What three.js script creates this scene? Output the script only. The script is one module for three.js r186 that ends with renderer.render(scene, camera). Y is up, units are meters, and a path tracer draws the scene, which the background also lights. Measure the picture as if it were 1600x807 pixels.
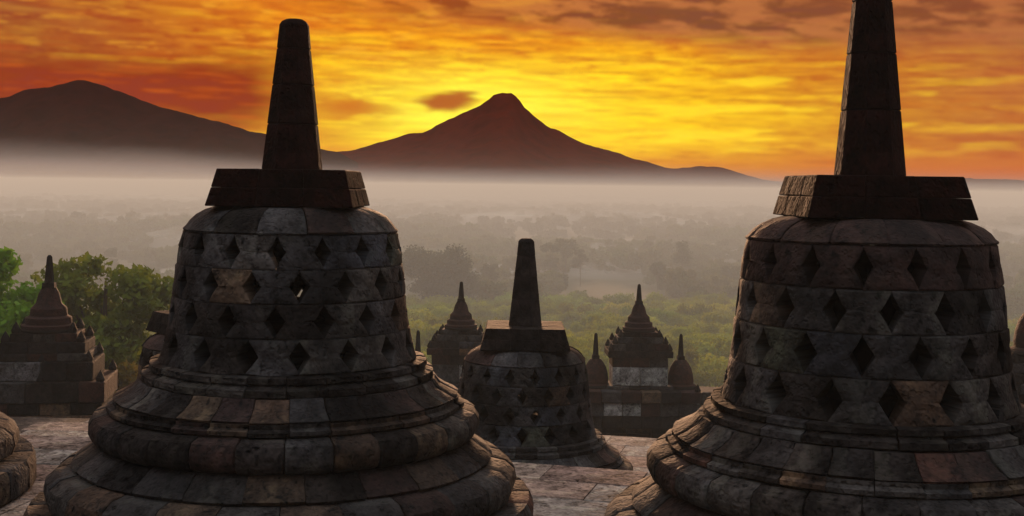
import * as THREE from 'three';
import { mergeGeometries, toCreasedNormals } from 'three/addons/utils/BufferGeometryUtils.js';
import { RoundedBoxGeometry } from 'three/addons/geometries/RoundedBoxGeometry.js';

// ---------------------------------------------------------------- camera, sky, sun, exposure
const EYE = 2.48;                                        // eye height above the upper terrace
const scene = new THREE.Scene();
const camera = new THREE.PerspectiveCamera(2 * Math.atan(517 / 1950) * 180 / Math.PI, 1600 / 1034, 0.1, 80000);
camera.setViewOffset(1600, 1034, 0, 227, 1600, 807);      // level camera, picture cropped from the upper part of the lens
camera.position.set(0, EYE, 0);
camera.rotation.z = THREE.MathUtils.degToRad(0.8);
const renderer = new THREE.WebGLRenderer({ antialias: true });
renderer.toneMapping = THREE.LinearToneMapping;
renderer.toneMappingExposure = 1.0;
renderer.shadowMap.enabled = true;

function hash(x, y, s) {
  let h = Math.imul(x | 0, 374761393) ^ Math.imul(y | 0, 668265263) ^ Math.imul(s | 0, 2147483647 ^ 1274126177);
  h = Math.imul(h ^ (h >>> 13), 1274126177); h ^= h >>> 16;
  return (h >>> 0) / 4294967296;
}
function vnoise(x, y, s = 0) {
  const ix = Math.floor(x), iy = Math.floor(y), fx = x - ix, fy = y - iy;
  const a = fx * fx * (3 - 2 * fx), b = fy * fy * (3 - 2 * fy);
  const p = hash(ix, iy, s), q = hash(ix + 1, iy, s), r = hash(ix, iy + 1, s), t = hash(ix + 1, iy + 1, s);
  return p + (q - p) * a + (r - p) * b + (p - q - r + t) * a * b;
}
function fbm(x, y, oct, s = 0) {
  let v = 0, a = 0.5, n = 0;
  for (let i = 0; i < oct; i++) { v += a * vnoise(x, y, s + i * 17); n += a; a *= 0.5; x = x * 2.03 + 5.2; y = y * 2.03 + 1.7; }
  return v / n;
}
function rng(seed) { let s = seed | 0; return () => { s = (s + 0x6d2b79f5) | 0; let t = Math.imul(s ^ (s >>> 15), 1 | s); t = (t + Math.imul(t ^ (t >>> 7), 61 | t)) ^ t; return ((t ^ (t >>> 14)) >>> 0) / 4294967296; }; }
const { smoothstep, lerp, clamp, degToRad } = THREE.MathUtils;
const ss = (a, b, x) => smoothstep(x, a, b);

// The sky: a sunset glow low in the -z direction under broken altocumulus, dim behind; the overcast overhead is brightened as added fill light.
const GLOW_AZ = -1.8;                                     // degrees, sun's azimuth from -z towards +x
const mix3 = (c, d, t) => { c[0] += (d[0] - c[0]) * t; c[1] += (d[1] - c[1]) * t; c[2] += (d[2] - c[2]) * t; };
function skyColor(az, el, fine) {                         // az, el in degrees
  const da = az - GLOW_AZ, far = Math.abs(da);
  const wide = Math.exp(-Math.pow(far / 62, 2));          // the warm half of the sky
  const c = [0.165, 0.16, 0.17];                         // dusk side
  mix3(c, [1.02, 1.02, 1.08], ss(19, 48, el));             // overcast overhead, raised in brightness to fill the ground below
  const low = 1 - ss(9, 32, el);
  { const q = lerp(1, da < 0 ? 0.48 : 0.66, ss(6, 21, far)); mix3(c, [0.82 * q, 0.21 * q * lerp(1, 0.85, ss(9, 24, far)), 0.006], wide * low); }              // orange field
  mix3(c, [1.05, 0.62, 0.38], wide * (1 - low) * 0.75 * (1 - ss(30, 70, el)));
  mix3(c, [0.66, 0.12, 0.01], wide * (1 - ss(0.3, 3.0, el)) * ss(4, 13, far) * 0.92);   // redder towards the horizon away from the sun
  const wob = (fbm(az * 0.12, el * 0.5, 3, 5) - 0.5);
  const g = Math.exp(-Math.pow((da - 1.2) / (da > 1.2 ? 13 : 9), 2) - Math.pow((el - 3.3 + wob * 3) / 2.5, 2));
  mix3(c, [1.08, 0.66, 0.004], clamp(g * 1.3, 0, 1));    // yellow glow
  const g2 = Math.exp(-Math.pow((da + 0.3) / 5.8, 2) - Math.pow((el - 3.4) / 1.8, 2));
  mix3(c, [1.12, 0.97, 0.06], clamp(g2 * 1.1, 0, 1));
  if (!fine) return c;
  // long streaks of yellow and orange
  const st = fbm(az * 0.22 + el * 0.3, el * 3.4, 4, 21), st2 = fbm(az * 0.5, el * 7 + az * 0.12, 3, 37);
  mix3(c, [1.0, 0.56, 0.015], clamp((st - 0.5) * 3.2, 0, 1) * wide * (1 - ss(5, 9, el)) * ss(0.8, 2.2, el) * 0.75 * lerp(1, 0.45, ss(8, 20, far)));
  mix3(c, [0.56, 0.12, 0.01], clamp((0.47 - st2) * 4, 0, 1) * wide * low * 0.42 * (1 - clamp(g2, 0, 1) * 0.8));
  // fine ripples all over the lit cloud
  const rp = fbm(az * 0.95 + fbm(az * 0.5, el * 1.5, 2, 203) * 2, el * 7.5 + az * 0.2, 5, 207) - 0.5, rs = wide * low * ss(0.6, 2, el) * (1 - clamp(g2, 0, 1) * 0.75) * (1 - clamp(g, 0, 1) * 0.55) * lerp(0.6, 1, ss(3.5, 5.5, el));
  c[0] *= 1 + rp * 0.75 * rs; c[1] *= 1 + rp * 1.9 * rs; c[2] *= 1 + rp * rs;
  const gold = ss(0.56, 0.72, fbm(az * 0.28 + 7, el * 2.6 - az * 0.06, 4, 223)) * Math.exp(-Math.pow((az - 5) / 15, 2)) * ss(1.2, 2.2, el) * (1 - ss(4.6, 6, el));
  mix3(c, [1.1, 0.78, 0.02], gold * 0.8);
  // red cloud bank to the left
  const n1 = fbm(az * 0.16 + 3, el * 0.9 - az * 0.02, 5, 51), bank = Math.exp(-Math.pow((el - 3.9 - (az + 14) * 0.02) / 2.1, 2)) * (1 - ss(-13, -7.2, az + (n1 - 0.5) * 7)) * ss(-70, -40, az);
  mix3(c, [0.27, 0.022, 0.003], clamp(bank * (0.3 + n1 * 1.7), 0, 1) * 0.97);
  mix3(c, [0.62, 0.11, 0.006], clamp((st2 - 0.53) * 5, 0, 1) * bank * 0.6);
  // small dark streaks beside the sun
  const n2 = fbm(az * 0.5, el * 2.6, 4, 71);
  const streak = Math.exp(-Math.pow((az + 7.4) / 2.3, 2) - Math.pow((el - 3.5) / 0.9, 2)) * clamp((n2 - 0.38) * 4.5, 0, 1);
  mix3(c, [0.62, 0.14, 0.01], clamp(streak, 0, 1) * 0.9);
  const puffD = Math.pow((az + 3.1 + (n2 - 0.5) * 1.2) / 1.25, 2) + Math.pow((el - 3.78 - (az + 3.1) * 0.03 + (n2 - 0.5) * 0.9) / 0.52, 2);
  mix3(c, [0.46, 0.085, 0.012], (1 - ss(0.2, 1.7, puffD)) * 0.95);   // the dark little cloud by the summit
  // mottled altocumulus, thickening upwards and to the right
  const n3 = fbm(az * 0.75 + el * 0.5 + fbm(az * 0.4, el * 1.2, 2, 88) * 1.6, el * 3.4 + az * 0.12, 5, 91), n4 = fbm(az * 0.1, el * 0.35, 3, 93);
  const edge = 6.9 - 0.062 * (az - 5) + (n4 - 0.5) * 2.2;
  const deck = ss(edge - 1.0, edge + 1.0, el) * (1 - ss(16, 34, el) * 0.6) * Math.max(wide, 0.25);
  const right = ss(-12, 8, az);
  const dark = [lerp(0.40, 0.15, right), lerp(0.07, 0.04, right), lerp(0.005, 0.02, right)], lit = [lerp(0.78, 0.47, right), lerp(0.24, 0.155, right), lerp(0.012, 0.05, right)];
  const d = dark.slice(); mix3(d, lit, lerp(0.75, clamp((n3 - 0.4) * 4.4, 0, 1), deck * deck));
  mix3(c, d, deck * 0.92);
  const n5 = fbm(az * 0.8, el * 5, 4, 131);
  mix3(c, [0.98, 0.46, 0.03], clamp((n5 - 0.56) * 6, 0, 1) * (1 - right) * ss(4.6, 6.2, el) * wide * 0.6 * lerp(1, 0.6, ss(8, 20, far)));
  return c;
}
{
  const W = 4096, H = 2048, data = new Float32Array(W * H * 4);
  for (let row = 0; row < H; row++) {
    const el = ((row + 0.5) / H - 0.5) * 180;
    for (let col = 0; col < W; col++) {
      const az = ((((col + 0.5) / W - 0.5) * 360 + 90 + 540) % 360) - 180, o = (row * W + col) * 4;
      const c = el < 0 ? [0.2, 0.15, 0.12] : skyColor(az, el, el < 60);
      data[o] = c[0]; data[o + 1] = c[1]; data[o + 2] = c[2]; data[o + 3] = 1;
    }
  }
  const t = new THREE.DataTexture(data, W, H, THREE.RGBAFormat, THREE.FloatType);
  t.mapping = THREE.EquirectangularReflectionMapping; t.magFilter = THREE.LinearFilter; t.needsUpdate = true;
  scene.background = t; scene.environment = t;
}
const sun = new THREE.DirectionalLight(new THREE.Color().setRGB(1, 0.55, 0.3), 5);
{
  const e = degToRad(6), a = degToRad(GLOW_AZ);
  sun.position.set(Math.sin(a) * Math.cos(e), Math.sin(e), -Math.cos(a) * Math.cos(e)).multiplyScalar(120);
  sun.shadow.radius = 14; sun.castShadow = true;
  Object.assign(sun.shadow.camera, { left: -40, right: 40, top: 40, bottom: -40, near: 1, far: 300 });
  scene.add(sun, sun.target);
}
scene.fog = new THREE.FogExp2(new THREE.Color().setRGB(0.86, 0.95, 0.91), 1 / 1020);   // ground mist over the valley

// ---------------------------------------------------------------- helpers
const counts = {};
const numbered = (n) => { const k = counts[n] = (counts[n] ?? -1) + 1; return k ? n + '_' + String(k).padStart(3, '0') : n; };
function thing(name, label, category, [x, y, z] = [0, 0, 0], turn = 0, group) {
  const o = new THREE.Group(); o.name = numbered(name); o.position.set(x, y, z); o.rotation.y = turn; scene.add(o);
  o.userData = { label, category }; if (group) o.userData.group = group;
  return o;
}
function part(name, geometry, material, parent, [x, y, z] = [0, 0, 0], turn = 0) {
  const m = new THREE.Mesh(geometry, material); m.name = name; m.position.set(x, y, z); m.rotation.y = turn;
  m.castShadow = m.receiveShadow = true; parent.add(m); return m;
}
function structure(name, geometry, material) { const m = part(numbered(name), geometry, material, scene); m.userData.kind = 'structure'; return m; }
function copy(root, label, [x, y, z], turn, group) {
  const r = root.clone(); r.name = numbered(root.name.replace(/_\d{3}$/, '')); r.position.set(x, y, z); r.rotation.y = turn;
  r.userData = { ...root.userData, label }; if (group) r.userData.group = group;
  scene.add(r); return r;
}

// ---------------------------------------------------------------- materials
function tex(size, f, srgb) {
  const d = new Uint8Array(size * size * 4);
  for (let y = 0; y < size; y++) for (let x = 0; x < size; x++) { const c = f(x / size, y / size), o = (y * size + x) * 4; d[o] = c[0] * 255; d[o + 1] = c[1] * 255; d[o + 2] = c[2] * 255; d[o + 3] = 255; }
  const t = new THREE.DataTexture(d, size, size); t.wrapS = t.wrapT = THREE.RepeatWrapping; t.magFilter = THREE.LinearFilter; t.needsUpdate = true;
  if (srgb) t.colorSpace = THREE.SRGBColorSpace;
  return t;
}
function tfbm(u, v, f, oct, s) {                           // tiling noise
  let r = 0, a = 0.5, n = 0;
  for (let i = 0; i < oct; i++) {
    const x = u * f, y = v * f, ix = Math.floor(x), iy = Math.floor(y), fx = x - ix, fy = y - iy, w = (k) => ((k % f) + f) % f;
    const p = hash(w(ix), w(iy), s + i), q = hash(w(ix + 1), w(iy), s + i), t = hash(w(ix), w(iy + 1), s + i), z = hash(w(ix + 1), w(iy + 1), s + i);
    const A = fx * fx * (3 - 2 * fx), B = fy * fy * (3 - 2 * fy);
    r += a * (p + (q - p) * A + (t - p) * B + (p - q - t + z) * A * B); n += a; a *= 0.55; f *= 2;
  }
  return r / n;
}
const stoneMap = tex(512, (u, v) => {
  const a = tfbm(u, v, 5, 5, 3), b = tfbm(u, v, 24, 3, 9), l = tfbm(u, v, 9, 4, 15);
  const c = tfbm(u, v, 64, 2, 12); let k = 0.5 + (a - 0.5) * 0.95 + (b - 0.5) * 0.7 + (c - 0.5) * 0.5; k -= ss(0.66, 0.78, tfbm(u, v, 46, 2, 61)) * 0.3;
  const lich = ss(0.58, 0.7, l) * 0.42, stain = ss(0.58, 0.74, tfbm(u, v, 4, 4, 33)) * 0.4;
  k = k * (1 - stain);
  return [clamp(k + lich * 0.9, 0, 1), clamp(k + lich, 0, 1), clamp(k + lich * 0.85, 0, 1)];
});
const stoneBump = tex(512, (u, v) => {
  const k = tfbm(u, v, 12, 5, 41) * 0.75 + tfbm(u, v, 60, 2, 47) * 0.35 - ss(0.62, 0.75, tfbm(u, v, 40, 2, 53)) * 0.35;
  const c = clamp(k, 0, 1); return [c, c, c];
});
const stone = (r, g, b, rough = 0.82, bump = 0.02, k = 0.235) => new THREE.MeshPhysicalMaterial({ specularIntensity: 0.36, color: new THREE.Color().setRGB(r * 2 * k, g * 2 * k, b * 2 * k), map: stoneMap, bumpMap: stoneBump, bumpScale: bump, roughness: rough });
const GREY = [stone(0.112, 0.108, 0.112), stone(0.085, 0.084, 0.092), stone(0.15, 0.142, 0.138), stone(0.10, 0.10, 0.112), stone(0.12, 0.11, 0.102)];
const WARM = [stone(0.24, 0.14, 0.085), stone(0.27, 0.18, 0.115), stone(0.2, 0.07, 0.045), stone(0.17, 0.11, 0.075)];
const COOL = [stone(0.085, 0.10, 0.135), stone(0.10, 0.112, 0.08)];
const DARK = [stone(0.055, 0.045, 0.042), stone(0.07, 0.058, 0.055), stone(0.045, 0.04, 0.042)];
const RED = [stone(0.085, 0.032, 0.025), stone(0.10, 0.04, 0.03), stone(0.07, 0.026, 0.022)];
const ADDED_CORE = stone(0.02, 0.018, 0.018);  // near black, so the added core reads as unlit inside
const CAPS = [stone(0.034, 0.010, 0.008), stone(0.042, 0.012, 0.010), stone(0.028, 0.009, 0.008)];  // tops toned near-black red: a colour grade put into the stone
for (const m of [...CAPS, ...DARK, ADDED_CORE]) m.specularIntensity = 0.1;
const PALE = [stone(0.42, 0.43, 0.42, 0.92, 0.02, 0.45), stone(0.33, 0.35, 0.34, 0.92, 0.02, 0.45)];
const FLOOR = [stone(0.39, 0.36, 0.325, 0.9, 0.02, 0.42), stone(0.38, 0.295, 0.25, 0.9, 0.02, 0.42), stone(0.46, 0.35, 0.29, 0.9, 0.02, 0.42), stone(0.36, 0.26, 0.22, 0.9, 0.02, 0.42), stone(0.44, 0.36, 0.30, 0.9, 0.02, 0.42)];
const stainedMats = new Map();                            // the same stones for pieces that carry stains
const worn = (m) => { if (!stainedMats.has(m)) { const c = m.clone(); c.vertexColors = true; c.color.lerp(new THREE.Color().setRGB(0.05, 0.047, 0.047), 0.3).multiplyScalar(0.88); stainedMats.set(m, c); } return stainedMats.get(m); };
const pick = (r, a) => a[Math.floor(r() * a.length)];
const blend = (r, sets) => { let t = r(), k = 0; for (const [w, set] of sets) { k += w; if (t < k) return pick(r, set); } return pick(r, sets[0][1]); };

// ---------------------------------------------------------------- stone geometry
// a piece of a ring: cross-section (closed list of [r, y], outside first) swept over angle -a..a round the y axis
function sector(outer, rin, a, nt, seed, { chamfer = 0.012, rough = 0.006, topIn, botIn } = {}) {
  const pts = [...outer, [topIn ?? rin, outer[outer.length - 1][1]], [botIn ?? rin, outer[0][1]]], P = pts.length, pos = [], uv = [], idx = [];
  const rm = outer[Math.floor(outer.length / 2)][0], ca = chamfer / rm, cols = [-a, -a + ca];
  for (let i = 1; i < nt; i++) cols.push(-a + ca + (2 * a - 2 * ca) * i / nt);
  cols.push(a - ca, a);
  const off = seed * 0.37;
  cols.forEach((t, i) => {
    const end = i === 0 || i === cols.length - 1;
    let s = 0;
    pts.forEach(([r, y], j) => {
      if (j) s += Math.hypot(r - pts[j - 1][0], y - pts[j - 1][1]);
      const o = j < outer.length, n = o ? (vnoise(t * rm * 9 + off * 7, s * 11 + off, seed) - 0.5) * 2 * rough : 0;
      const rr = r + n - (end && o ? chamfer : 0), yy = y + (end && o && (j === 0 || j === outer.length - 1) ? (j ? -1 : 1) * chamfer * 0.5 : 0);
      pos.push(Math.sin(t) * rr, yy, Math.cos(t) * rr); uv.push(t * rm * 0.8 + off, s * 0.8 + off * 1.7);
    });
  });
  for (let i = 0; i + 1 < cols.length; i++) for (let j = 0; j < P; j++) {
    const k = (j + 1) % P, p = i * P + j, q = i * P + k, u = (i + 1) * P + j, v = (i + 1) * P + k;
    idx.push(p, u, q, q, u, v);
  }
  const tri = THREE.ShapeUtils.triangulateShape(pts.map(([r, y]) => new THREE.Vector2(r, y)), []), last = (cols.length - 1) * P;
  const ccw = THREE.ShapeUtils.area(pts.map(([r, y]) => new THREE.Vector2(r, y))) > 0;
  for (const [p, q, r] of tri) { if (ccw) idx.push(p, q, r, last + p, last + r, last + q); else idx.push(p, r, q, last + p, last + q, last + r); }
  const g = new THREE.BufferGeometry();
  g.setAttribute('position', new THREE.Float32BufferAttribute(pos, 3)); g.setAttribute('uv', new THREE.Float32BufferAttribute(uv, 2)); g.setIndex(idx);
  return toCreasedNormals(g, 0.7);
}
// a lattice stone: waisted at both sides so that two neighbours leave a diamond between them
function latticeStone(R, y0, y1, a, w, tall, seed, thick = 0.17) {
  const ym = (y0 + y1) / 2, hh = (y1 - y0) * tall, gap = 0.002, ys = [y0 + 0.002, y0 + 0.012, ym - hh * 0.5, ym - hh * 0.12, ym, ym + hh * 0.12, ym + hh * 0.5, y1 - 0.012, y1 - 0.002], off = seed * 0.41;
  const cols = [0, 0.06, 0.35, 0.65, 0.94, 1], pos = [], uv = [], idx = [], nc = cols.length, nr = ys.length, n = nr * nc;
  for (const inner of [0, 1]) ys.forEach((y, j) => {
    const r = R(y), half = r * a - gap - Math.max(0, (w / 2 - gap) * (1 - Math.abs(y - ym) / hh));
    cols.forEach((f, i) => {
      const t = (-half + 2 * half * f) / r, edge = i === 0 || i === nc - 1 || j === 0 || j === nr - 1;
      const rr = inner ? r - thick : r - (edge ? 0.006 : 0) + (vnoise(f * 4 + off * 5, j * 1.1 + off, seed) - 0.5) * 0.014;
      pos.push(Math.sin(t) * rr, y, Math.cos(t) * rr); uv.push(t * r * 0.8 + off, y * 0.8 + off * 1.3);
    });
  });
  const at = (k, j, i) => k * n + j * nc + i;
  for (let j = 0; j + 1 < nr; j++) for (let i = 0; i + 1 < nc; i++) {
    idx.push(at(0, j, i), at(0, j, i + 1), at(0, j + 1, i), at(0, j + 1, i), at(0, j, i + 1), at(0, j + 1, i + 1));
    idx.push(at(1, j, i), at(1, j + 1, i), at(1, j, i + 1), at(1, j + 1, i), at(1, j + 1, i + 1), at(1, j, i + 1));
  }
  const wall = (p, q, r, s) => idx.push(p, q, r, r, q, s);
  for (let j = 0; j + 1 < nr; j++) { wall(at(0, j, 0), at(0, j + 1, 0), at(1, j, 0), at(1, j + 1, 0)); wall(at(0, j + 1, nc - 1), at(0, j, nc - 1), at(1, j + 1, nc - 1), at(1, j, nc - 1)); }
  for (let i = 0; i + 1 < nc; i++) { wall(at(0, 0, i + 1), at(0, 0, i), at(1, 0, i + 1), at(1, 0, i)); wall(at(0, nr - 1, i), at(0, nr - 1, i + 1), at(1, nr - 1, i), at(1, nr - 1, i + 1)); }
  const g = new THREE.BufferGeometry();
  g.setAttribute('position', new THREE.Float32BufferAttribute(pos, 3)); g.setAttribute('uv', new THREE.Float32BufferAttribute(uv, 2)); g.setIndex(idx);
  return toCreasedNormals(g, 0.7);
}
// a dressed block: w x h x d with worn edges, base centre at the origin; taper narrows its top
function block(w, h, d, seed, { bevel = 0.02, rough = 0.008, taperX = 0, taperZ = 0 } = {}) {
  const g = new RoundedBoxGeometry(w, h, d, 2, Math.min(bevel, w / 3, h / 3, d / 3)), p = g.attributes.position, nrm = g.attributes.normal, uv = g.attributes.uv;
  for (let i = 0; i < p.count; i++) {
    let x = p.getX(i), y = p.getY(i) + h / 2, z = p.getZ(i);
    const ax = Math.abs(nrm.getX(i)), ay = Math.abs(nrm.getY(i)), az = Math.abs(nrm.getZ(i)), o = seed * 0.43;
    if (az >= ax && az >= ay) uv.setXY(i, x * 0.8 + o, y * 0.8 + o); else if (ax >= ay) uv.setXY(i, z * 0.8 + o, y * 0.8 + o); else uv.setXY(i, x * 0.8 + o, z * 0.8 + o);
    const n = (k) => (hash(Math.round(x * 50) + k, Math.round(y * 50) * 7 + Math.round(z * 50) * 13, seed) - 0.5) * 2 * rough;
    x *= 1 - taperX * y / h; z *= 1 - taperZ * y / h;
    p.setXYZ(i, x + n(1), y + n(2), z + n(3));
  }
  return g;
}

// ---------------------------------------------------------------- the bell stupas
// heights above the stupa's own floor; bell: [perforated courses, course height, y of the bell's foot]
const STUPA = { spireTop: 3.66, boxTop: 2.57, bellTop: 2.31, foot: 1.22, course: 0.2275, n: 16 };
// stains that run on across the joints: rain streaks, lichen and damp, laid out round the whole stupa
function stained(g0, turn, seed) {
  const g = g0.clone(), p = g.attributes.position, c = new Float32Array(p.count * 3);
  for (let i = 0; i < p.count; i++) {
    const x = p.getX(i), y = p.getY(i), z = p.getZ(i), t = Math.atan2(x, z) + turn, w = ((t % 6.2832) + 9.4248) % 6.2832, rad = Math.hypot(x, z);
    const big = fbm(w * 2.2 + seed, y * 2.6 + rad * 1.5, 3, seed), streak = ss(0.52, 0.72, fbm(w * 7 + 3, y * 0.9 + seed, 3, seed + 3)), lich = ss(0.56, 0.72, fbm(w * 5.5, y * 7 + rad * 5, 3, seed + 9));
    let k = lerp(0.68, 1.42, ss(0.28, 0.72, big)) * (1 - streak * 0.45);
    c[i * 3] = k + lich * 0.55; c[i * 3 + 1] = k + lich * 0.52; c[i * 3 + 2] = k * 0.98 + lich * 0.42;
  }
  g.setAttribute('color', new THREE.BufferAttribute(c, 3)); return g;
}
const variants = (count, f) => Array.from({ length: count }, (_, i) => f(i));
function makeStupa(label, at, turn, seed, o = {}) {
  const D = { ...STUPA, ...o }, r = rng(seed), t = thing('bell_stupa', label, 'stupa', at, turn, 'perforated stone bell stupas on the terraces');
  const wallTop = D.foot + 4 * D.course;
  const R = (y) => { const k = clamp((y - D.foot) / (wallTop - D.foot), 0, 1); return lerp(0.915, 0.762, Math.pow(k, 0.95)) - 0.035 * Math.sin(k * Math.PI) * (1 - k) + 0.02 * Math.sin(k * Math.PI) * k; };
  const mixA = o.mix ?? [[0.66, GREY], [0.06, WARM], [0.07, COOL], [0.21, DARK]];
  const ring = (name, outer, rin, n, phase, mats, opt) => {
    const a = Math.PI / n - 0.0022 / outer[0][0], gs = variants(3, (i) => sector(outer, rin, a, 3, seed * 10 + i + Math.round(outer[0][1] * 100), opt));
    for (let k = 0; k < n; k++) { const a1 = (k + phase) * 2 * Math.PI / n + (r() - 0.5) * 0.004; part(name, stained(gs[Math.floor(r() * 3)], a1, seed), worn(mats(k)), t, [Math.sin(a1) * (r() - 0.5) * 0.018, (r() - 0.5) * 0.008, Math.cos(a1) * (r() - 0.5) * 0.018], a1); }
  };
  const M = () => blend(r, mixA), L = () => blend(r, [[0.44, GREY], [0.15, WARM], [0.32, DARK], [0.09, RED]]);
  const u = o.lift ?? 0, w = o.upperLift ?? u, f = D.foot, nk = 1.115 + w;
  ring('plinth_stone', [[1.75, 0.0], [1.78, 0.03], [1.78, 0.13 + u], [1.75, 0.19 + u]], 1.35, 30, 0.3, L);
  ring('torus_stone', [[1.55, 0.19 + u], [1.625, 0.225 + u], [1.65, 0.30 + u], [1.635, 0.375 + u], [1.57, 0.43 + u], [1.46, 0.455 + u]], 1.2, 26, 0.1, L, { chamfer: 0.01 });
  ring('lotus_stone', [[1.46, 0.455 + u], [1.475, 0.478 + u], ...[[1.455, 0.2], [1.395, 0.5], [1.34, 0.82], [1.30, 1]].map(([x, k]) => [x, lerp(0.478 + u, 0.69 + w, k)])], 1.05, 24, 0.45, L, { chamfer: 0.01 });
  ring('cushion_stone', [[1.29, 0.69 + w], [1.345, 0.715 + w], [1.375, 0.77 + w], [1.375, 0.83 + w], [1.345, 0.875 + w], [1.255, 0.905 + w]], 1.0, 28, 0.2, () => blend(r, [[0.25, GREY], [0.12, WARM], [0.43, DARK], [0.2, RED]]));
  ring('fillet_stone', [[1.23, 0.905 + w], [1.255, 0.92 + w], [1.255, 0.945 + w], [1.215, 0.96 + w], [1.215, 0.985 + w]], 0.95, 30, 0.35, L, { chamfer: 0.006 });
  ring('flare_stone', [[1.205, 0.985 + w], [1.215, 1.0 + w], [1.15, 1.03 + w], [1.085, 1.07 + w], [1.05, 1.115 + w]], 0.85, 30, 0.35, L, { chamfer: 0.006 });
  ring('neck_stone', [[1.02, nk], [1.035, nk + 0.01], [1.03, lerp(nk, f, 0.4)], [0.985, lerp(nk, f, 0.5)], [0.965, lerp(nk, f, 0.62)], [0.985, lerp(nk, f, 0.68)], [0.98, lerp(nk, f, 0.95)], [0.94, f]], 0.7, 24, 0.1, () => blend(r, [[0.5, GREY], [0.5, DARK]]), { chamfer: 0.005 });
  for (let c = 0; c < 4; c++) {
    const y0 = D.foot + c * D.course, y1 = y0 + D.course, w = [0.155, 0.15, 0.14, 0.125][c], tall = [0.45, 0.41, 0.39, 0.37][c];
    const gs = variants(4, (i) => latticeStone(R, y0, y1, Math.PI / D.n, w, tall, seed * 7 + c * 5 + i));
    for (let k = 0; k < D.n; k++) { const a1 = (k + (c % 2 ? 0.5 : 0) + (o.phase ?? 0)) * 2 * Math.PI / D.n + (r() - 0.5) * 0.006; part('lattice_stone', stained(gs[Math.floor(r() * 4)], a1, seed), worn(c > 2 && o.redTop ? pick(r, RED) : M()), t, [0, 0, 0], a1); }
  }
  const b = D.bellTop, capM = () => blend(r, o.redTop ? [[0.9, RED], [0.1, GREY]] : [[0.45, GREY], [0.4, DARK], [0.15, RED]]);  // redTop lays the same red grade on the bell's upper stones
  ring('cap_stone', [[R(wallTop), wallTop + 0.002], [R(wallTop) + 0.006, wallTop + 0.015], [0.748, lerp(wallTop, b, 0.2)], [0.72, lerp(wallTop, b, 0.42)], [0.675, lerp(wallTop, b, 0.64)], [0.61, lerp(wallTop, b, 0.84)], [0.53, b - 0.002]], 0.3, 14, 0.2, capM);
  part('added_core', new THREE.LatheGeometry([[0.001, o.core ?? 1.66], [0.25, (o.core ?? 1.66) - 0.03], [0.42, (o.core ?? 1.66) - 0.17], [0.64, 1.42], [0.7, 1.25], [0.7, 0.3]].reverse().map(([x, y]) => new THREE.Vector2(x, y)), 24), ADDED_CORE, t);  // added solid: blocks light through the bell and keeps the openings dark
  // the square box above the bell: two courses of blocks
  const hT = 0.443 * (o.boxWide ?? 1), hB = 0.51 * (o.boxWide ?? 1), hh = D.boxTop - b;
  for (let c = 0; c < 2; c++) {
    const s0 = lerp(hB, hT, c / 2) * 2 / 3, tp = (hB - hT) / 2 / lerp(hB, hT, c / 2);
    for (let i = -1; i <= 1; i++) for (let j = -1; j <= 1; j++) {
      if (!i && !j && !c) continue;
      const g = block(s0 - 0.003, hh / 2 - 0.0004, s0 - 0.003, seed + c * 9 + i * 3 + j + 5, { bevel: 0.009, rough: 0.0015 }), p = g.attributes.position;
      for (let k = 0; k < p.count; k++) { const q = 1 - tp * p.getY(k) / (hh / 2); p.setXYZ(k, (p.getX(k) + i * s0) * q, p.getY(k), (p.getZ(k) + j * s0) * q); }
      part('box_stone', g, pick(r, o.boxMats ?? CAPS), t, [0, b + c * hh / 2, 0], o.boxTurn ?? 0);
    }
  }
  // the octagonal spire: four drums
  const y0 = D.boxTop, y1 = D.spireTop, cut = [0, 0.3, 0.56, 0.8, 1];
  for (let c = 0; c < 4; c++) {
    const ya = lerp(y0, y1, cut[c]) + 0.001, yb = lerp(y0, y1, cut[c + 1]) - 0.001, ra = lerp(0.222, 0.1, cut[c]), rb = lerp(0.222, 0.1, cut[c + 1]);
    const prof = [[0, ya], [ra - 0.006, ya], [ra, ya + 0.006]];
    if (c === 3) prof.push([rb + 0.008, yb - 0.045], [rb - 0.008, yb - 0.02], [rb - 0.04, yb - 0.003], [0, yb]); else prof.push([rb, yb - 0.006], [rb - 0.006, yb], [0, yb]);
    const g = toCreasedNormals(new THREE.LatheGeometry(prof.map(([x, y]) => new THREE.Vector2(x, y)), 8), 0.3);
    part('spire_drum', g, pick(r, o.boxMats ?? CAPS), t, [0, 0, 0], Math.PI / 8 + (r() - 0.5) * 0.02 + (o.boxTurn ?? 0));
  }
  return t;
}
const CX = -9.7, CZ = 27.6;                                // centre of the round terraces
const polar = (deg, rad, y = 0) => [CX + rad * Math.sin(degToRad(deg)), y, CZ - rad * Math.cos(degToRad(deg))];
const LOW = -1.84;                                          // floor of the second terrace
const left = makeStupa('dark grey bell stupa at left whose whole spire stands against the sky', [-1.587, 0, -9.0], 0, 11, { phase: 0.13, lift: 0.06, upperLift: -0.025 });
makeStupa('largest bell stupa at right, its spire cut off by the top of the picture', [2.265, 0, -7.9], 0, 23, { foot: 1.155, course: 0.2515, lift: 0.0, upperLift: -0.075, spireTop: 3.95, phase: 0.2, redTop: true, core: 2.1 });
copy(left, 'stone ring base of a stupa cut by the left edge, on the pale paving', polar(6.35, 37.48), 1.1);
const mid = makeStupa('smaller weathered bell stupa between the two big ones, one terrace below', polar(12.87, 44.4, LOW), 0, 37, { phase: 0.4, lift: 0.05, upperLift: -0.02, core: 1.46, boxWide: 1.09, mix: [[0.4, GREY], [0.14, WARM], [0.06, COOL], [0.4, DARK]], boxMats: DARK });
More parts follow.
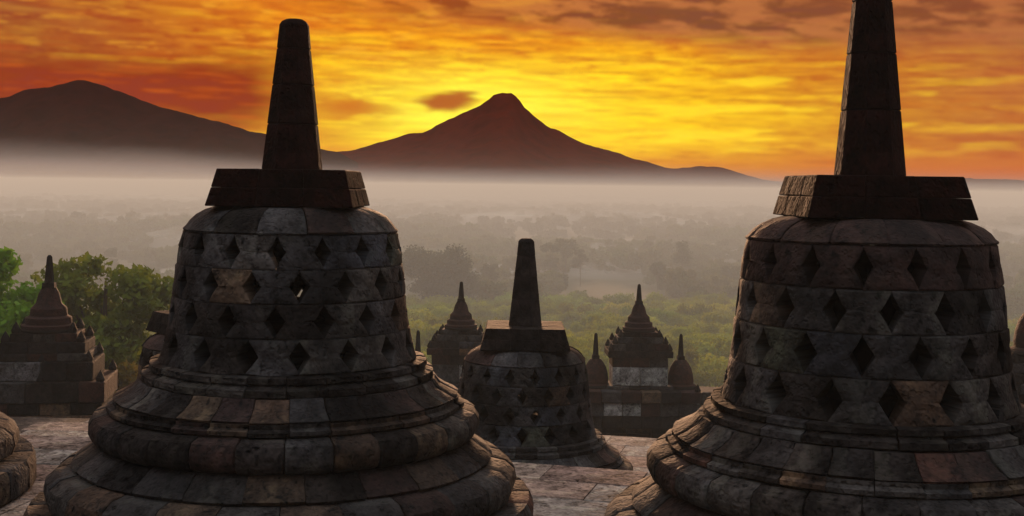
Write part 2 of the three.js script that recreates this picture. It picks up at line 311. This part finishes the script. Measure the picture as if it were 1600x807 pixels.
copy(mid, 'stupa half hidden behind the left side of the big left stupa, one terrace below', polar(7.2, 44.6, LOW), 0.7);
copy(mid, 'stupa hidden behind the big right stupa, one terrace below', polar(19.0, 44.6, LOW), 1.3);

// ---------------------------------------------------------------- terraces
function terrace(name, rin, rout, y, thick, a0, a1, mat) {
  const s = new THREE.Shape(), A = degToRad(a0) - Math.PI / 2, B = degToRad(a1) - Math.PI / 2;
  s.absarc(0, 0, rout, A, B, false); s.absarc(0, 0, rin, B, A, true);
  const g = new THREE.ExtrudeGeometry(s, { depth: thick, bevelEnabled: false, curveSegments: 90 });
  g.rotateX(Math.PI / 2); g.translate(CX, y, CZ);
  const u = g.attributes.uv; for (let i = 0; i < u.count; i++) u.setXY(i, u.getX(i) * 0.7, u.getY(i) * 0.7);
  return structure(name, g, mat);
}
const t1 = terrace('upper_terrace', 18, 39.9, -0.06, 2.2, -45, 60, stone(0.2, 0.16, 0.14));
const t2 = terrace('lower_terrace', 39, 50.5, LOW - 0.06, 2.6, -45, 60, stone(0.22, 0.17, 0.14));
terrace('gallery_terrace', 49, 74, -5.6, 3, -60, 70, stone(0.16, 0.13, 0.11));
{
  const r = rng(5);
  const pave = (host, r0, r1, depth, len, a0, a1, y) => {
    const rows = Math.round((r1 - r0) / depth), d = (r1 - r0) / rows;
    for (let k = 0; k < rows; k++) {
      const ra = r0 + k * d, n = Math.round(degToRad(a1 - a0) * ra / len), st = degToRad(a1 - a0) / n, off = r() * st;
      const gs = variants(3, (i) => sector([[ra + d - 0.006, y - 0.06], [ra + d - 0.005, y - 0.01], [ra + d - 0.016, y + 0.0], [ra + 0.016, y + 0.0], [ra + 0.005, y - 0.01], [ra + 0.004, y - 0.059]], ra + 0.02, st / 2 - 0.005 / ra, 3, k * 3 + i, { chamfer: 0.002, rough: 0.0015 }));
      for (let i = 0; i < n; i++) part('paving_stone', gs[Math.floor(r() * 3)], pick(r, FLOOR), host, [CX, (r() - 0.5) * 0.008, CZ], Math.PI - (degToRad(a0) + off + i * st));
    }
  };
  pave(t1, 33.2, 40, 0.56, 0.82, 1, 24, 0);
  pave(t2, 46, 50.6, 0.72, 1.15, 2, 22, LOW);
}

// ---------------------------------------------------------------- gallery niches crowned with small stupas
const lathe = (pts, n, crease = 0.5) => toCreasedNormals(new THREE.LatheGeometry(pts.map(([x, y]) => new THREE.Vector2(x, y)), n), crease);
function crown(t, name, x, y, z, rad, bellH, tipH, mat, mat2, cone) {      // a small bell with rings, box and spire
  const b = part(name, lathe(cone ? [[0, 0], [rad * 1.3, 0], [rad * 1.3, bellH * 0.1], [rad * 1.12, bellH * 0.13], [rad * 1.1, bellH * 0.28], [rad * 0.9, bellH * 0.33], [rad * 0.86, bellH * 0.5], [rad * 0.62, bellH * 0.62], [rad * 0.5, bellH * 0.85], [rad * 0.34, bellH], [0, bellH]] : [[0, 0], [rad * 1.12, 0], [rad * 1.15, bellH * 0.06], [rad * 1.03, bellH * 0.1], [rad * 1.05, bellH * 0.2], [rad * 0.98, bellH * 0.45], [rad * 0.86, bellH * 0.66], [rad * 0.62, bellH * 0.86], [rad * 0.42, bellH * 0.97], [0, bellH]], 20, 0.6), mat, t, [x, y, z]);
  part('base_ring', lathe([[rad * 1.1, 0], [rad * 1.28, 0], [rad * 1.34, bellH * 0.05], [rad * 1.28, bellH * 0.1], [rad * 1.06, bellH * 0.11]], 20, 0.4), mat2, b, [0, -bellH * 0.06, 0]);
  part('small_box', block(rad * 0.62, bellH * 0.16, rad * 0.62, 3, { bevel: 0.012, rough: 0.004, taperX: 0.1, taperZ: 0.1 }), mat2, b, [0, bellH * 0.96, 0]);
  part('small_spire', lathe([[0, 0], [rad * 0.24, 0], [rad * 0.19, tipH * 0.45], [rad * 0.13, tipH * 0.93], [rad * 0.06, tipH], [0, tipH]], 8, 0.4), mat2, b, [0, bellH * 1.1, 0]);
  return b;
}
function courseOf(t, name, halfW, halfD, y0, y1, n, r, mats, seed) {   // one course of blocks, whole depth
  const w = 2 * halfW / n;
  for (let i = 0; i < n; i++) part(name, block(w - 0.008, y1 - y0 - 0.006, halfD * 2 + (r() - 0.5) * 0.03, seed + i, { bevel: 0.025, rough: 0.01 }), mats(i), t, [-halfW + w * (i + 0.5), y0, 0]);
}
const OLD = () => [[0.5, DARK], [0.25, RED], [0.25, GREY]];
function niche(label, at, turn, seed, o = {}) {
  const r = rng(seed), t = thing('niche_shrine', label, 'shrine', at, turn), m = () => blend(r, OLD());
  const tiers = o.tiers ?? [[1.75, 0.95, 0, 0.36, 6], [1.68, 0.9, 0.36, 0.76, 6], [1.78, 0.98, 0.76, 1.1, 6], [1.0, 0.6, 1.1, 1.2, 3], [0.84, 0.52, 1.2, 1.76, 2], [0.84, 0.52, 1.76, 2.06, 3], [0.98, 0.62, 2.06, 2.26, 4], [0.86, 0.56, 2.26, 2.46, 4], [0.68, 0.48, 2.46, 2.66, 3], [0.56, 0.42, 2.66, 2.8, 2]];
  tiers.forEach(([hw, hd, y0, y1, n], k) => courseOf(t, 'wall_block', hw, hd, y0, y1, n, r, (i) => (o.pale?.some(([c, j]) => c === k && j === i) ? (o.paleMat ?? PALE)[(i + k) % 2] : o.warm?.some(([c, j]) => c === k && j === i) ? WARM[(i + k) % 2] : m()), seed * 20 + k * 7));
  const top = tiers[tiers.length - 1][3], s = o.crown ?? 1;
  crown(t, 'crown_bell', 0, top + 0.04, 0, 0.4 * s, (o.cone ? 0.82 : 0.74) * s, (o.cone ? 0.56 : 0.62) * s, RED[2], DARK[0], o.cone);
  for (const [k, n] of o.horns ?? [[2, 2], [6, 4], [7, 4], [8, 3]]) {                    // upturned corner pieces on the cornices
    const [hw, hd, , y1] = tiers[k];
    for (let q = 0; q < n; q++) for (const sz of [-1, 1]) { const sx = n > 1 ? q / (n - 1) * 2 - 1 : 0, tall = Math.abs(sx) > 0.9 ? 1 : 0.72; part('corner_horn', lathe([[0, 0], [0.085, 0], [0.1, 0.06], [0.06, 0.14], [0.0, 0.24]].map(([a, b]) => [a * tall, b * tall]), 6, 0.4), pick(r, DARK), t, [sx * (hw - 0.1), y1 + 0.001, sz * (hd - 0.1)]); }
  }
  for (const [x, y, rad] of o.sides ?? [[-1.3, 1.14, 0.38], [1.3, 1.14, 0.38]]) crown(t, 'side_bell', x, y, 0, rad, rad * 2.15, rad * 1.8, pick(r, RED), DARK[2]);
  return t;
}
niche('small shrine with pale stone block, right of the middle stupa', [3.92, -4.7, -38], 0.02, 51, { pale: [[4, 0], [4, 1], [1, 2], [1, 1]], warm: [[2, 3]], cone: true, crown: 0.95 });
niche('small dark shrine rising behind the left shoulder of the middle stupa', [-1.5, -4.7, -38], -0.03, 67, { pale: [[4, 1]], warm: [[6, 2]], cone: true, crown: 0.95 });
niche('broad dark shrine at far left in front of the green trees', [-9.62, -3.6, -26], 0.16, 79, {
  tiers: [[1.6, 1.0, 0, 0.5, 5], [1.45, 0.95, 0.5, 0.9, 5], [1.3, 0.9, 0.9, 1.3, 5], [1.22, 0.85, 1.3, 1.55, 4], [1.28, 0.9, 1.55, 1.97, 5], [1.02, 0.75, 1.97, 2.36, 4], [0.9, 0.66, 2.36, 2.52, 3], [0.84, 0.6, 2.52, 2.74, 3], [0.66, 0.5, 2.74, 2.92, 3]],
  warm: [[2, 2], [2, 3], [2, 4], [3, 2]], pale: [[5, 0], [5, 1]], crown: 1.05, cone: true, paleMat: [stone(0.2, 0.2, 0.21, 0.92, 0.02, 0.36), stone(0.16, 0.16, 0.17, 0.92, 0.02, 0.36)], horns: [[4, 3], [5, 3], [7, 3], [8, 2]], sides: [],
});
niche('dark red shrine just showing past the right edge of the picture', [10.65, -3.55, -25], -0.2, 83, { crown: 1.25 });
{
  const r = rng(99);
  const wall = (label, x0, x1, z, y0, hs, len, deep, turn, pales) => {
    const t = thing('balustrade_wall', label, 'wall', [(x0 + x1) / 2, y0, z], turn);
    let y = 0, L = x1 - x0;
    hs.forEach((h, k) => {
      const n = Math.round(L / len), w = L / n;
      for (let i = 0; i < n; i++) part('wall_block', block(w - 0.01, h - 0.006, deep * (k === hs.length - 1 ? 1.15 : 1) + (r() - 0.5) * 0.05, k * 31 + i, { bevel: 0.03, rough: 0.012 }), pales && r() < 0.12 ? pick(r, PALE) : blend(r, [[0.35, DARK], [0.25, GREY], [0.15, RED], [0.25, WARM]]), t, [-L / 2 + w * (i + 0.5), y, 0]);
      y += h;
    });
  };
  wall('long low balustrade of dark blocks behind the middle stupa', -7, 12, -38.9, -5.6, [0.5, 0.45, 0.45, 0.4], 0.75, 1.0, 0, true);
  wall('low block wall carrying the broad far left shrine', -15, -6.2, -25.4, -4.6, [0.5, 0.5, 0.45], 0.7, 1.3, 0.16, false);
}

// ---------------------------------------------------------------- terrain and mountains
const HILL = 100;
const groundAt = (x, z) => {
  const d = Math.hypot(x - CX, z - CZ), hill = -6.5 - 18 * ss(72, 122, d) - 23.5 * ss(150, 520, d);
  return hill + (fbm(x / 260 + 9, z / 260, 3, 201) - 0.5) * 12 * ss(150, 600, d) + (fbm(x / 1500, z / 1500, 2, 205) - 0.5) * 14 * ss(800, 3000, d) + Math.max(0, fbm(x / 2600 + 4, z / 2600, 3, 211) - 0.5) * HILL * ss(7000, 11000, d);
};
{
  const pos = [], idx = [], uv = [], N = 180, rings = [0];
  for (let d = 68; d < 26000; d *= 1.09) rings.push(d);
  rings.forEach((d) => { for (let i = 0; i <= N; i++) { const a = i / N * Math.PI * 2, x = CX + Math.sin(a) * d, z = CZ - Math.cos(a) * d; pos.push(x, d < 1 ? -8.8 : d < 69 ? -8.7 : groundAt(x, z), z); uv.push(x / 40, z / 40); } });
  for (let k = 0; k + 1 < rings.length; k++) for (let i = 0; i < N; i++) { const a = k * (N + 1) + i, b = a + N + 1; idx.push(a, a + 1, b, a + 1, b + 1, b); }
  const g = new THREE.BufferGeometry(); g.setAttribute('position', new THREE.Float32BufferAttribute(pos, 3)); g.setAttribute('uv', new THREE.Float32BufferAttribute(uv, 2)); g.setIndex(idx); g.computeVertexNormals();
  const map = tex(256, (u, v) => { const k = tfbm(u, v, 6, 5, 301); return [0.3 + k * 0.6, 0.3 + k * 0.65, 0.3 + k * 0.35]; });
  structure('valley_ground', g, new THREE.MeshStandardMaterial({ color: new THREE.Color().setRGB(0.05, 0.065, 0.025), map, roughness: 1 }));
}
// A mountain is a height field over its own footprint. Bare peaks: the cloud in their names keeps them out of the haze volume.
function mountain(name, label, x0, z0, half, deep, crest, seed, mat, cliff) {
  const NX = 220, NZ = 90, pos = [], idx = [], uv = [];
  for (let j = 0; j <= NZ; j++) for (let i = 0; i <= NX; i++) {
    const u = i / NX * 2 - 1, v = j / NZ * 2 - 1, x = u * half, z = v * deep;
    const line = crest(x);                                     // summit line's height at x
    const ridge = 1 - Math.pow(Math.abs(v), 0.85), gully = 1 - Math.abs(fbm(x / 620 + seed, z / 1900, 4, seed) - 0.5) * 2;
    const h = line * Math.pow(Math.max(0, ridge), 1.05) * (1 - (1 - gully) * 0.32 * (1 - Math.pow(Math.max(0, ridge), 3))) + (fbm(x / 420, z / 420, 4, seed + 7) - 0.5) * 120 * Math.min(1, line / 500);
    pos.push(x, h - 70, z); uv.push(x / 900, z / 900);
  }
  for (let j = 0; j < NZ; j++) for (let i = 0; i < NX; i++) { const a = j * (NX + 1) + i, b = a + NX + 1; idx.push(a, b, a + 1, a + 1, b, b + 1); }
  const g = new THREE.BufferGeometry(); g.setAttribute('position', new THREE.Float32BufferAttribute(pos, 3)); g.setAttribute('uv', new THREE.Float32BufferAttribute(uv, 2)); g.setIndex(idx); g.computeVertexNormals();
  const m = structure(name, g, mat); m.position.set(x0, 0, z0); m.userData.label = label; return m;
}
const lineOf = (pts) => (x) => { if (x <= pts[0][0]) return pts[0][1]; for (let i = 1; i < pts.length; i++) if (x < pts[i][0]) { const [a, p] = pts[i - 1], [b, q] = pts[i], t = (x - a) / (b - a); return lerp(p, q, t * t * (3 - 2 * t) * 0.4 + t * 0.6); } return pts[pts.length - 1][1]; };
const mountMap = tex(256, (u, v) => { const k = 0.45 + tfbm(u, v, 5, 5, 311) * 0.5; return [k, k, k]; });
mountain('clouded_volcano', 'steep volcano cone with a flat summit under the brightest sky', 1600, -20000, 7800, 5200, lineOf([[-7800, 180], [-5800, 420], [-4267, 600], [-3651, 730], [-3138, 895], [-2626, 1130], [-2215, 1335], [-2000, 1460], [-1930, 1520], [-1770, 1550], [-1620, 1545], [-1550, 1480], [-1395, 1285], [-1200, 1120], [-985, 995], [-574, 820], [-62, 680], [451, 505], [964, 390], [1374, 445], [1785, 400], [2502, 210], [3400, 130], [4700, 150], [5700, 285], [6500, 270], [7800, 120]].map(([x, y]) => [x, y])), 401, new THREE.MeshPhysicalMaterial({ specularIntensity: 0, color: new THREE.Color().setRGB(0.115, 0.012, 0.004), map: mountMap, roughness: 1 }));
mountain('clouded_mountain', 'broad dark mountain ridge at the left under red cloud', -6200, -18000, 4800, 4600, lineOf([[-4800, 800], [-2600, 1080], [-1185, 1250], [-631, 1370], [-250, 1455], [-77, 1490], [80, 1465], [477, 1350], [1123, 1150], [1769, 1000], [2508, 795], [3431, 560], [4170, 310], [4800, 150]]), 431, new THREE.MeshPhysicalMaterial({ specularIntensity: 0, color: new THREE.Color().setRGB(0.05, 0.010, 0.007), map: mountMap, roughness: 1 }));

// A long bank of mist at the mountains' feet: nested low mounds, each thin, so that it grows denser towards the ground.
{
  const bank = new THREE.Group(); bank.name = 'mist_cloud'; bank.userData = { label: 'long pale bank of mist lying along the foot of the mountains', category: 'mist', kind: 'stuff' }; scene.add(bank);
  const mat = new THREE.MeshPhysicalMaterial({ color: new THREE.Color().setRGB(0.64, 0.59, 0.55), roughness: 1, transmission: 0.5, thickness: 0, specularIntensity: 0, transparent: true, opacity: 0.26, vertexColors: true, side: THREE.DoubleSide });
  for (let k = 0; k < 6; k++) {
    const top = 55 + k * 22, NX = 160, NZ = 40, pos = [], idx = [], col = [], half = 9500, deep = 1500 + k * 90, zc = -9500;
    for (let j = 0; j <= NZ; j++) for (let i = 0; i <= NX; i++) {
      const u = i / NX * 2 - 1, v = j / NZ * 2 - 1, x = u * half, z = zc + v * deep + Math.abs(u) * 1800;
      const n = fbm(x / 1700 + k * 3.1, v * 1.2 + k, 4, 500 + k), left = lerp(1.9, 1.0, ss(-3400, -600, x)), env = Math.sqrt(Math.max(0, 1 - v * v)) * (1 - Math.pow(Math.abs(u), 6)), thin = Math.pow(1 - env, 1.7);
      pos.push(x, -55 + (55 + top * left * (0.55 + 0.9 * n)) * env, z); col.push(1, 1, 1, clamp(thin * 2.2, 0, 1));
    }
    for (let j = 0; j < NZ; j++) for (let i = 0; i < NX; i++) { const a = j * (NX + 1) + i, b = a + NX + 1; idx.push(a, b, a + 1, a + 1, b, b + 1); }
    const g = new THREE.BufferGeometry(); g.setAttribute('position', new THREE.Float32BufferAttribute(pos, 3)); g.setAttribute('color', new THREE.Float32BufferAttribute(col, 4)); g.setIndex(idx); g.computeVertexNormals();
    part('mist_layer', g, mat, bank).userData.kind = 'stuff';
  }
  // drifting patches of mist pooled between the trees of the plain
  const pools = new THREE.Group(), r = rng(611); pools.name = 'mist_cloud_001'; pools.userData = { label: 'drifting patches of white mist pooled between the trees of the valley', category: 'mist', kind: 'stuff' }; scene.add(pools);
  const pm = mat.clone(); pm.color.setRGB(0.84, 0.86, 0.80); pm.opacity = 0.34;
  for (let k = 0; k < 26; k++) {
    const d = 620 + Math.pow(k / 25, 1.3) * 2700, a = degToRad((r() - 0.5) * 50), x0 = Math.sin(a) * d, z0 = -Math.cos(a) * d, w = d * (0.1 + r() * 0.16), dp = w * 0.42, h = 7 + r() * 9 + d * 0.004, NX = 64, NZ = 26, pos = [], idx = [], col = [];
    for (let j = 0; j <= NZ; j++) for (let i = 0; i <= NX; i++) {
      const u = i / NX * 2 - 1, v = j / NZ * 2 - 1, n = fbm(u * 4 + k * 7, v * 2.5, 4, 620 + k), e = clamp(1.15 - Math.sqrt(u * u + v * v) - (n - 0.5) * 0.5, 0, 1), env = e * e * (3 - 2 * e), x = x0 + u * w, z = z0 + v * dp;
      pos.push(x, groundAt(x, z) - 1 + (h * (0.6 + n * 0.8)) * env, z); col.push(1, 1, 1, clamp(env * (1 - env) * 4, 0, 1) * (0.55 + n * 0.8) * Math.min(1, (1 - Math.abs(u)) * 5, (1 - Math.abs(v)) * 5));
    }
    for (let j = 0; j < NZ; j++) for (let i = 0; i < NX; i++) { const p = j * (NX + 1) + i, q = p + NX + 1; idx.push(p, q, p + 1, p + 1, q, q + 1); }
    const g = new THREE.BufferGeometry(); g.setAttribute('position', new THREE.Float32BufferAttribute(pos, 3)); g.setAttribute('color', new THREE.Float32BufferAttribute(col, 4)); g.setIndex(idx); g.computeVertexNormals();
    part('mist_patch', g, pm, pools).userData.kind = 'stuff';
  }
}

// ---------------------------------------------------------------- trees
// crown: small leaf faces scattered in clumps round the given centres [x, y, z, radius]
function leafGeometry(clumps, n, size, seed, flat = 0.75) {
  const r = rng(seed), pos = new Float32Array(n * 12), nor = new Float32Array(n * 12), idx = [], v = new THREE.Vector3(), a = new THREE.Vector3(), b = new THREE.Vector3(), c = new THREE.Vector3();
  let tot = 0; for (const k of clumps) tot += k[3] ** 2.4;
  let i = 0;
  clumps.forEach((k, ci) => {
    const m = ci === clumps.length - 1 ? n - i : Math.round(n * k[3] ** 2.4 / tot);
    for (let q = 0; q < m && i < n; q++, i++) {
      v.set(r() - 0.5, r() - 0.5, r() - 0.5).normalize(); const rr = k[3] * Math.pow(r(), 0.45) * (0.75 + 0.5 * vnoise(v.x * 3 + ci * 9, v.y * 3 + v.z * 2, seed));
      const px = k[0] + v.x * rr, py = k[1] + v.y * rr * flat, pz = k[2] + v.z * rr, s = size * (0.6 + r() * 0.8);
      a.set(r() - 0.5, r() - 0.5, r() - 0.5).normalize(); b.set(r() - 0.5, r() - 0.5, r() - 0.5).cross(a).normalize().multiplyScalar(s * 0.32); a.multiplyScalar(s * 0.55); c.crossVectors(b, a).normalize();
      const o = i * 12, P = [px - a.x, py - a.y, pz - a.z, px + b.x, py + b.y, pz + b.z, px + a.x, py + a.y, pz + a.z, px - b.x, py - b.y, pz - b.z];
      for (let t = 0; t < 12; t++) { pos[o + t] = P[t]; nor[o + t] = [c.x, c.y, c.z][t % 3]; }
      const e = i * 4; idx.push(e, e + 1, e + 2, e, e + 2, e + 3);
    }
  });
  const g = new THREE.BufferGeometry(); g.setAttribute('position', new THREE.BufferAttribute(pos, 3)); g.setAttribute('normal', new THREE.BufferAttribute(nor, 3)); g.setIndex(idx); return g;
}
const leaf = (r, g, b) => new THREE.MeshPhysicalMaterial({ color: new THREE.Color().setRGB(r, g, b), roughness: 1, transmission: 0.45, thickness: 0, side: THREE.DoubleSide, specularIntensity: 0.2 });
const bark = new THREE.MeshStandardMaterial({ color: new THREE.Color().setRGB(0.07, 0.05, 0.035), roughness: 1, bumpMap: stoneBump, bumpScale: 0.03 });
const limb = (pts, r0, r1, n = 7) => { const c = new THREE.CatmullRomCurve3(pts.map((p) => new THREE.Vector3(...p))), g = new THREE.TubeGeometry(c, 10, 1, n), p = g.attributes.position, q = new THREE.Vector3(); for (let i = 0; i <= 10; i++) { c.getPointAt(i / 10, q); const s = lerp(r0, r1, i / 10); for (let j = 0; j <= n; j++) { const k = i * (n + 1) + j; p.setXYZ(k, q.x + (p.getX(k) - q.x) * s, q.y + (p.getY(k) - q.y) * s, q.z + (p.getZ(k) - q.z) * s); } } return g; };
function tree(name, label, [x, y, z], h, clumps, n, size, seed, mat, trunkR = 0.2) {
  const t = thing(name, label, 'tree', [x, y, z]);
  const limbs = [limb([[0, -0.5, 0], [0.1, h * 0.3, 0.05], [0, h * 0.6, 0], [0.05, h * 0.85, 0]], trunkR, trunkR * 0.3)];
  clumps.forEach((k, i) => { if (i < 14) limbs.push(limb([[0.03, h * (0.3 + (i % 4) * 0.1), 0], [k[0] * 0.5, lerp(h * 0.5, k[1], 0.5), k[2] * 0.5], [k[0], k[1], k[2]]], trunkR * 0.42, trunkR * 0.08, 5)); });
  part('trunk', mergeGeometries(limbs), bark, t);
  part('crown', leafGeometry(clumps, n, size, seed), mat, t);
  return t;
}
{
  const r = rng(7), cl = (n, cx, cy, cz, rx, ry, rz, s0, s1) => Array.from({ length: n }, () => { const a = r() * 6.283, u = Math.sqrt(r()), e = (r() - 0.5) * 2; return [cx + Math.cos(a) * rx * u, cy + e * ry * Math.sqrt(Math.max(0.05, 1 - u * u * 0.7)), cz + Math.sin(a) * rz * u, lerp(s0, s1, r())]; });
  tree('broadleaf_tree', 'bright green leafy tree at the left edge behind the broad shrine', [-17.9, -8.6, -42], 8.0, cl(34, 0, 6.4, 0, 2.2, 2.0, 2.2, 0.45, 0.95), 9000, 0.26, 701, leaf(0.125, 0.27, 0.014));
  tree('broadleaf_tree', 'olive green spreading tree between the broad shrine and the left stupa', [-15.3, -8.6, -47], 8.4, cl(46, 0.1, 5.6, 0, 2.2, 2.7, 2.2, 0.5, 1.0), 12000, 0.25, 709, leaf(0.115, 0.155, 0.014));
  tree('leafy_bush', 'yellowish low bush at the foot of the olive tree', [-14.0, -8.6, -43], 4.6, cl(16, 0, 3.4, 0, 1.1, 1.6, 1.1, 0.4, 0.7), 3500, 0.22, 715, leaf(0.13, 0.10, 0.015), 0.1);
  // single trees that stand out of the mist
  const far = (label, x, z, h, clumps, n, size, seed, m, tr) => tree('valley_tree', label, [x, groundAt(x, z) - 0.3, z], h, clumps, n, size, seed, m, tr);
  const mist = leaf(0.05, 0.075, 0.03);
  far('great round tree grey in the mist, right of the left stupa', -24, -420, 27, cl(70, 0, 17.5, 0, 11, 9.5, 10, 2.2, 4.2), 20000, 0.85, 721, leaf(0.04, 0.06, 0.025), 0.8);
  const tall = [[-8, -520, 19, 'slim tree in the mist just left of the middle spire'], [19, -600, 24, 'slim misty tree just right of the middle spire'], [28, -640, 25, 'second slim misty tree to the right of the middle spire'], [34, -610, 20, 'short misty tree beside two slim ones right of the middle spire'], [88, -640, 26, 'lone tall tree in the mist left of the right stupa'], [66, -560, 17, 'rounded misty tree above the right shrine'], [116, -600, 22, 'tall misty tree touching the edge of the right stupa'], [-205, -640, 20, 'tall misty tree over the left green trees']];
  tall.forEach(([x, z, h, label], i) => far(label, x, z, h, cl(9, 0, h * 0.68, 0, h * 0.13, h * 0.26, h * 0.13, h * 0.07, h * 0.14), 1800, 0.9, 740 + i, mist, 0.3));
}
// the woods of the valley: nobody could count these crowns
{
  const r = rng(17), protos = [], cl = (n, w, h) => Array.from({ length: n }, () => { const a = r() * 6.283, u = Math.sqrt(r()); return [Math.cos(a) * u * w, h * (0.55 + r() * 0.4), Math.sin(a) * u * w, w * (0.3 + r() * 0.3)]; });
  for (let i = 0; i < 5; i++) protos.push(leafGeometry(cl(10, 3.4, 9), 900, 0.95, 800 + i, 0.8));
  const close = []; for (let i = 0; i < 5; i++) close.push(leafGeometry(cl(14, 3.4, 8), 2600, 0.52, 820 + i, 0.8));
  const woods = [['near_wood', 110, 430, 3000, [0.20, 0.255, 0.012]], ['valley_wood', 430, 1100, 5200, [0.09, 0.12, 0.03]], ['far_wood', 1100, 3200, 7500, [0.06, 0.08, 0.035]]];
  for (const [name, d0, d1, n, col] of woods) {
    const per = Math.floor(n / 5), root = new THREE.Group(); root.name = name; root.userData = { label: { near_wood: 'yellow green tree canopy on the slope below the shrines', valley_wood: 'grey green woodland half veiled by mist', far_wood: 'distant woodland fading into white mist' }[name], category: 'woodland', kind: 'stuff' };
    scene.add(root);
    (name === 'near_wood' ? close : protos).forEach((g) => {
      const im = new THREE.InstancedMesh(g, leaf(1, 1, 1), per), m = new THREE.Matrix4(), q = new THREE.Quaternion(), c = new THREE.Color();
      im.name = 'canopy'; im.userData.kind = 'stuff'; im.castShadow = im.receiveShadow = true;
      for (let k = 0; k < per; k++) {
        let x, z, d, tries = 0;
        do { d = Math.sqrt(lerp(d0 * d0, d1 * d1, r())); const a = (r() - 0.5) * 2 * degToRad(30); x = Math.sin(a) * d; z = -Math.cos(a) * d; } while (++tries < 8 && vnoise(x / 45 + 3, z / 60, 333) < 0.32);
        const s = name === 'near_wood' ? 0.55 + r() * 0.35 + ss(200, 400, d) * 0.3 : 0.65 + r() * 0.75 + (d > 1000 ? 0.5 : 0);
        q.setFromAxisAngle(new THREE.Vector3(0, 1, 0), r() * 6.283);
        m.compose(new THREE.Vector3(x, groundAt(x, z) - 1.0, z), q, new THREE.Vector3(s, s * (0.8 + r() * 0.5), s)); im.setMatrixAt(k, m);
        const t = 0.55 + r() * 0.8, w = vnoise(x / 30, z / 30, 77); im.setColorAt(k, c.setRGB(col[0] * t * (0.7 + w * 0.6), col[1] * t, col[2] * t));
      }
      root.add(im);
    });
  }
}
// two small houses in the valley
function house(label, x, z, turn, w) {
  const t = thing('valley_house', label, 'house', [x, groundAt(x, z), z], turn), wallM = new THREE.MeshStandardMaterial({ color: new THREE.Color().setRGB(0.5, 0.47, 0.42), roughness: 0.9 }), roofM = new THREE.MeshStandardMaterial({ color: new THREE.Color().setRGB(0.6, 0.58, 0.56), roughness: 0.6 });
  const g = new THREE.ExtrudeGeometry(new THREE.Shape([new THREE.Vector2(-3, 0), new THREE.Vector2(3, 0), new THREE.Vector2(3, 2.8), new THREE.Vector2(0, 4.2), new THREE.Vector2(-3, 2.8)]), { depth: w, bevelEnabled: false }); g.translate(0, 0, -w / 2); g.rotateY(Math.PI / 2);
  part('wall', g, wallM, t);
  for (const s of [-1, 1]) { const p = new THREE.BoxGeometry(w + 1, 0.12, 3.9); p.rotateX(s * Math.atan2(1.4, 3)); p.translate(0, 3.5, s * 1.62); part('roof', p, roofM, t); }
}
house('pale roofed house in the mist above the right shrine', 52, -470, 0.1, 12);
house('pale roofed house in the mist beside the right stupa', 84, -500, -0.1, 11);

scene.traverse((o) => { if (o.isMesh) { o.castShadow = true; o.receiveShadow = true; } });
renderer.render(scene, camera);
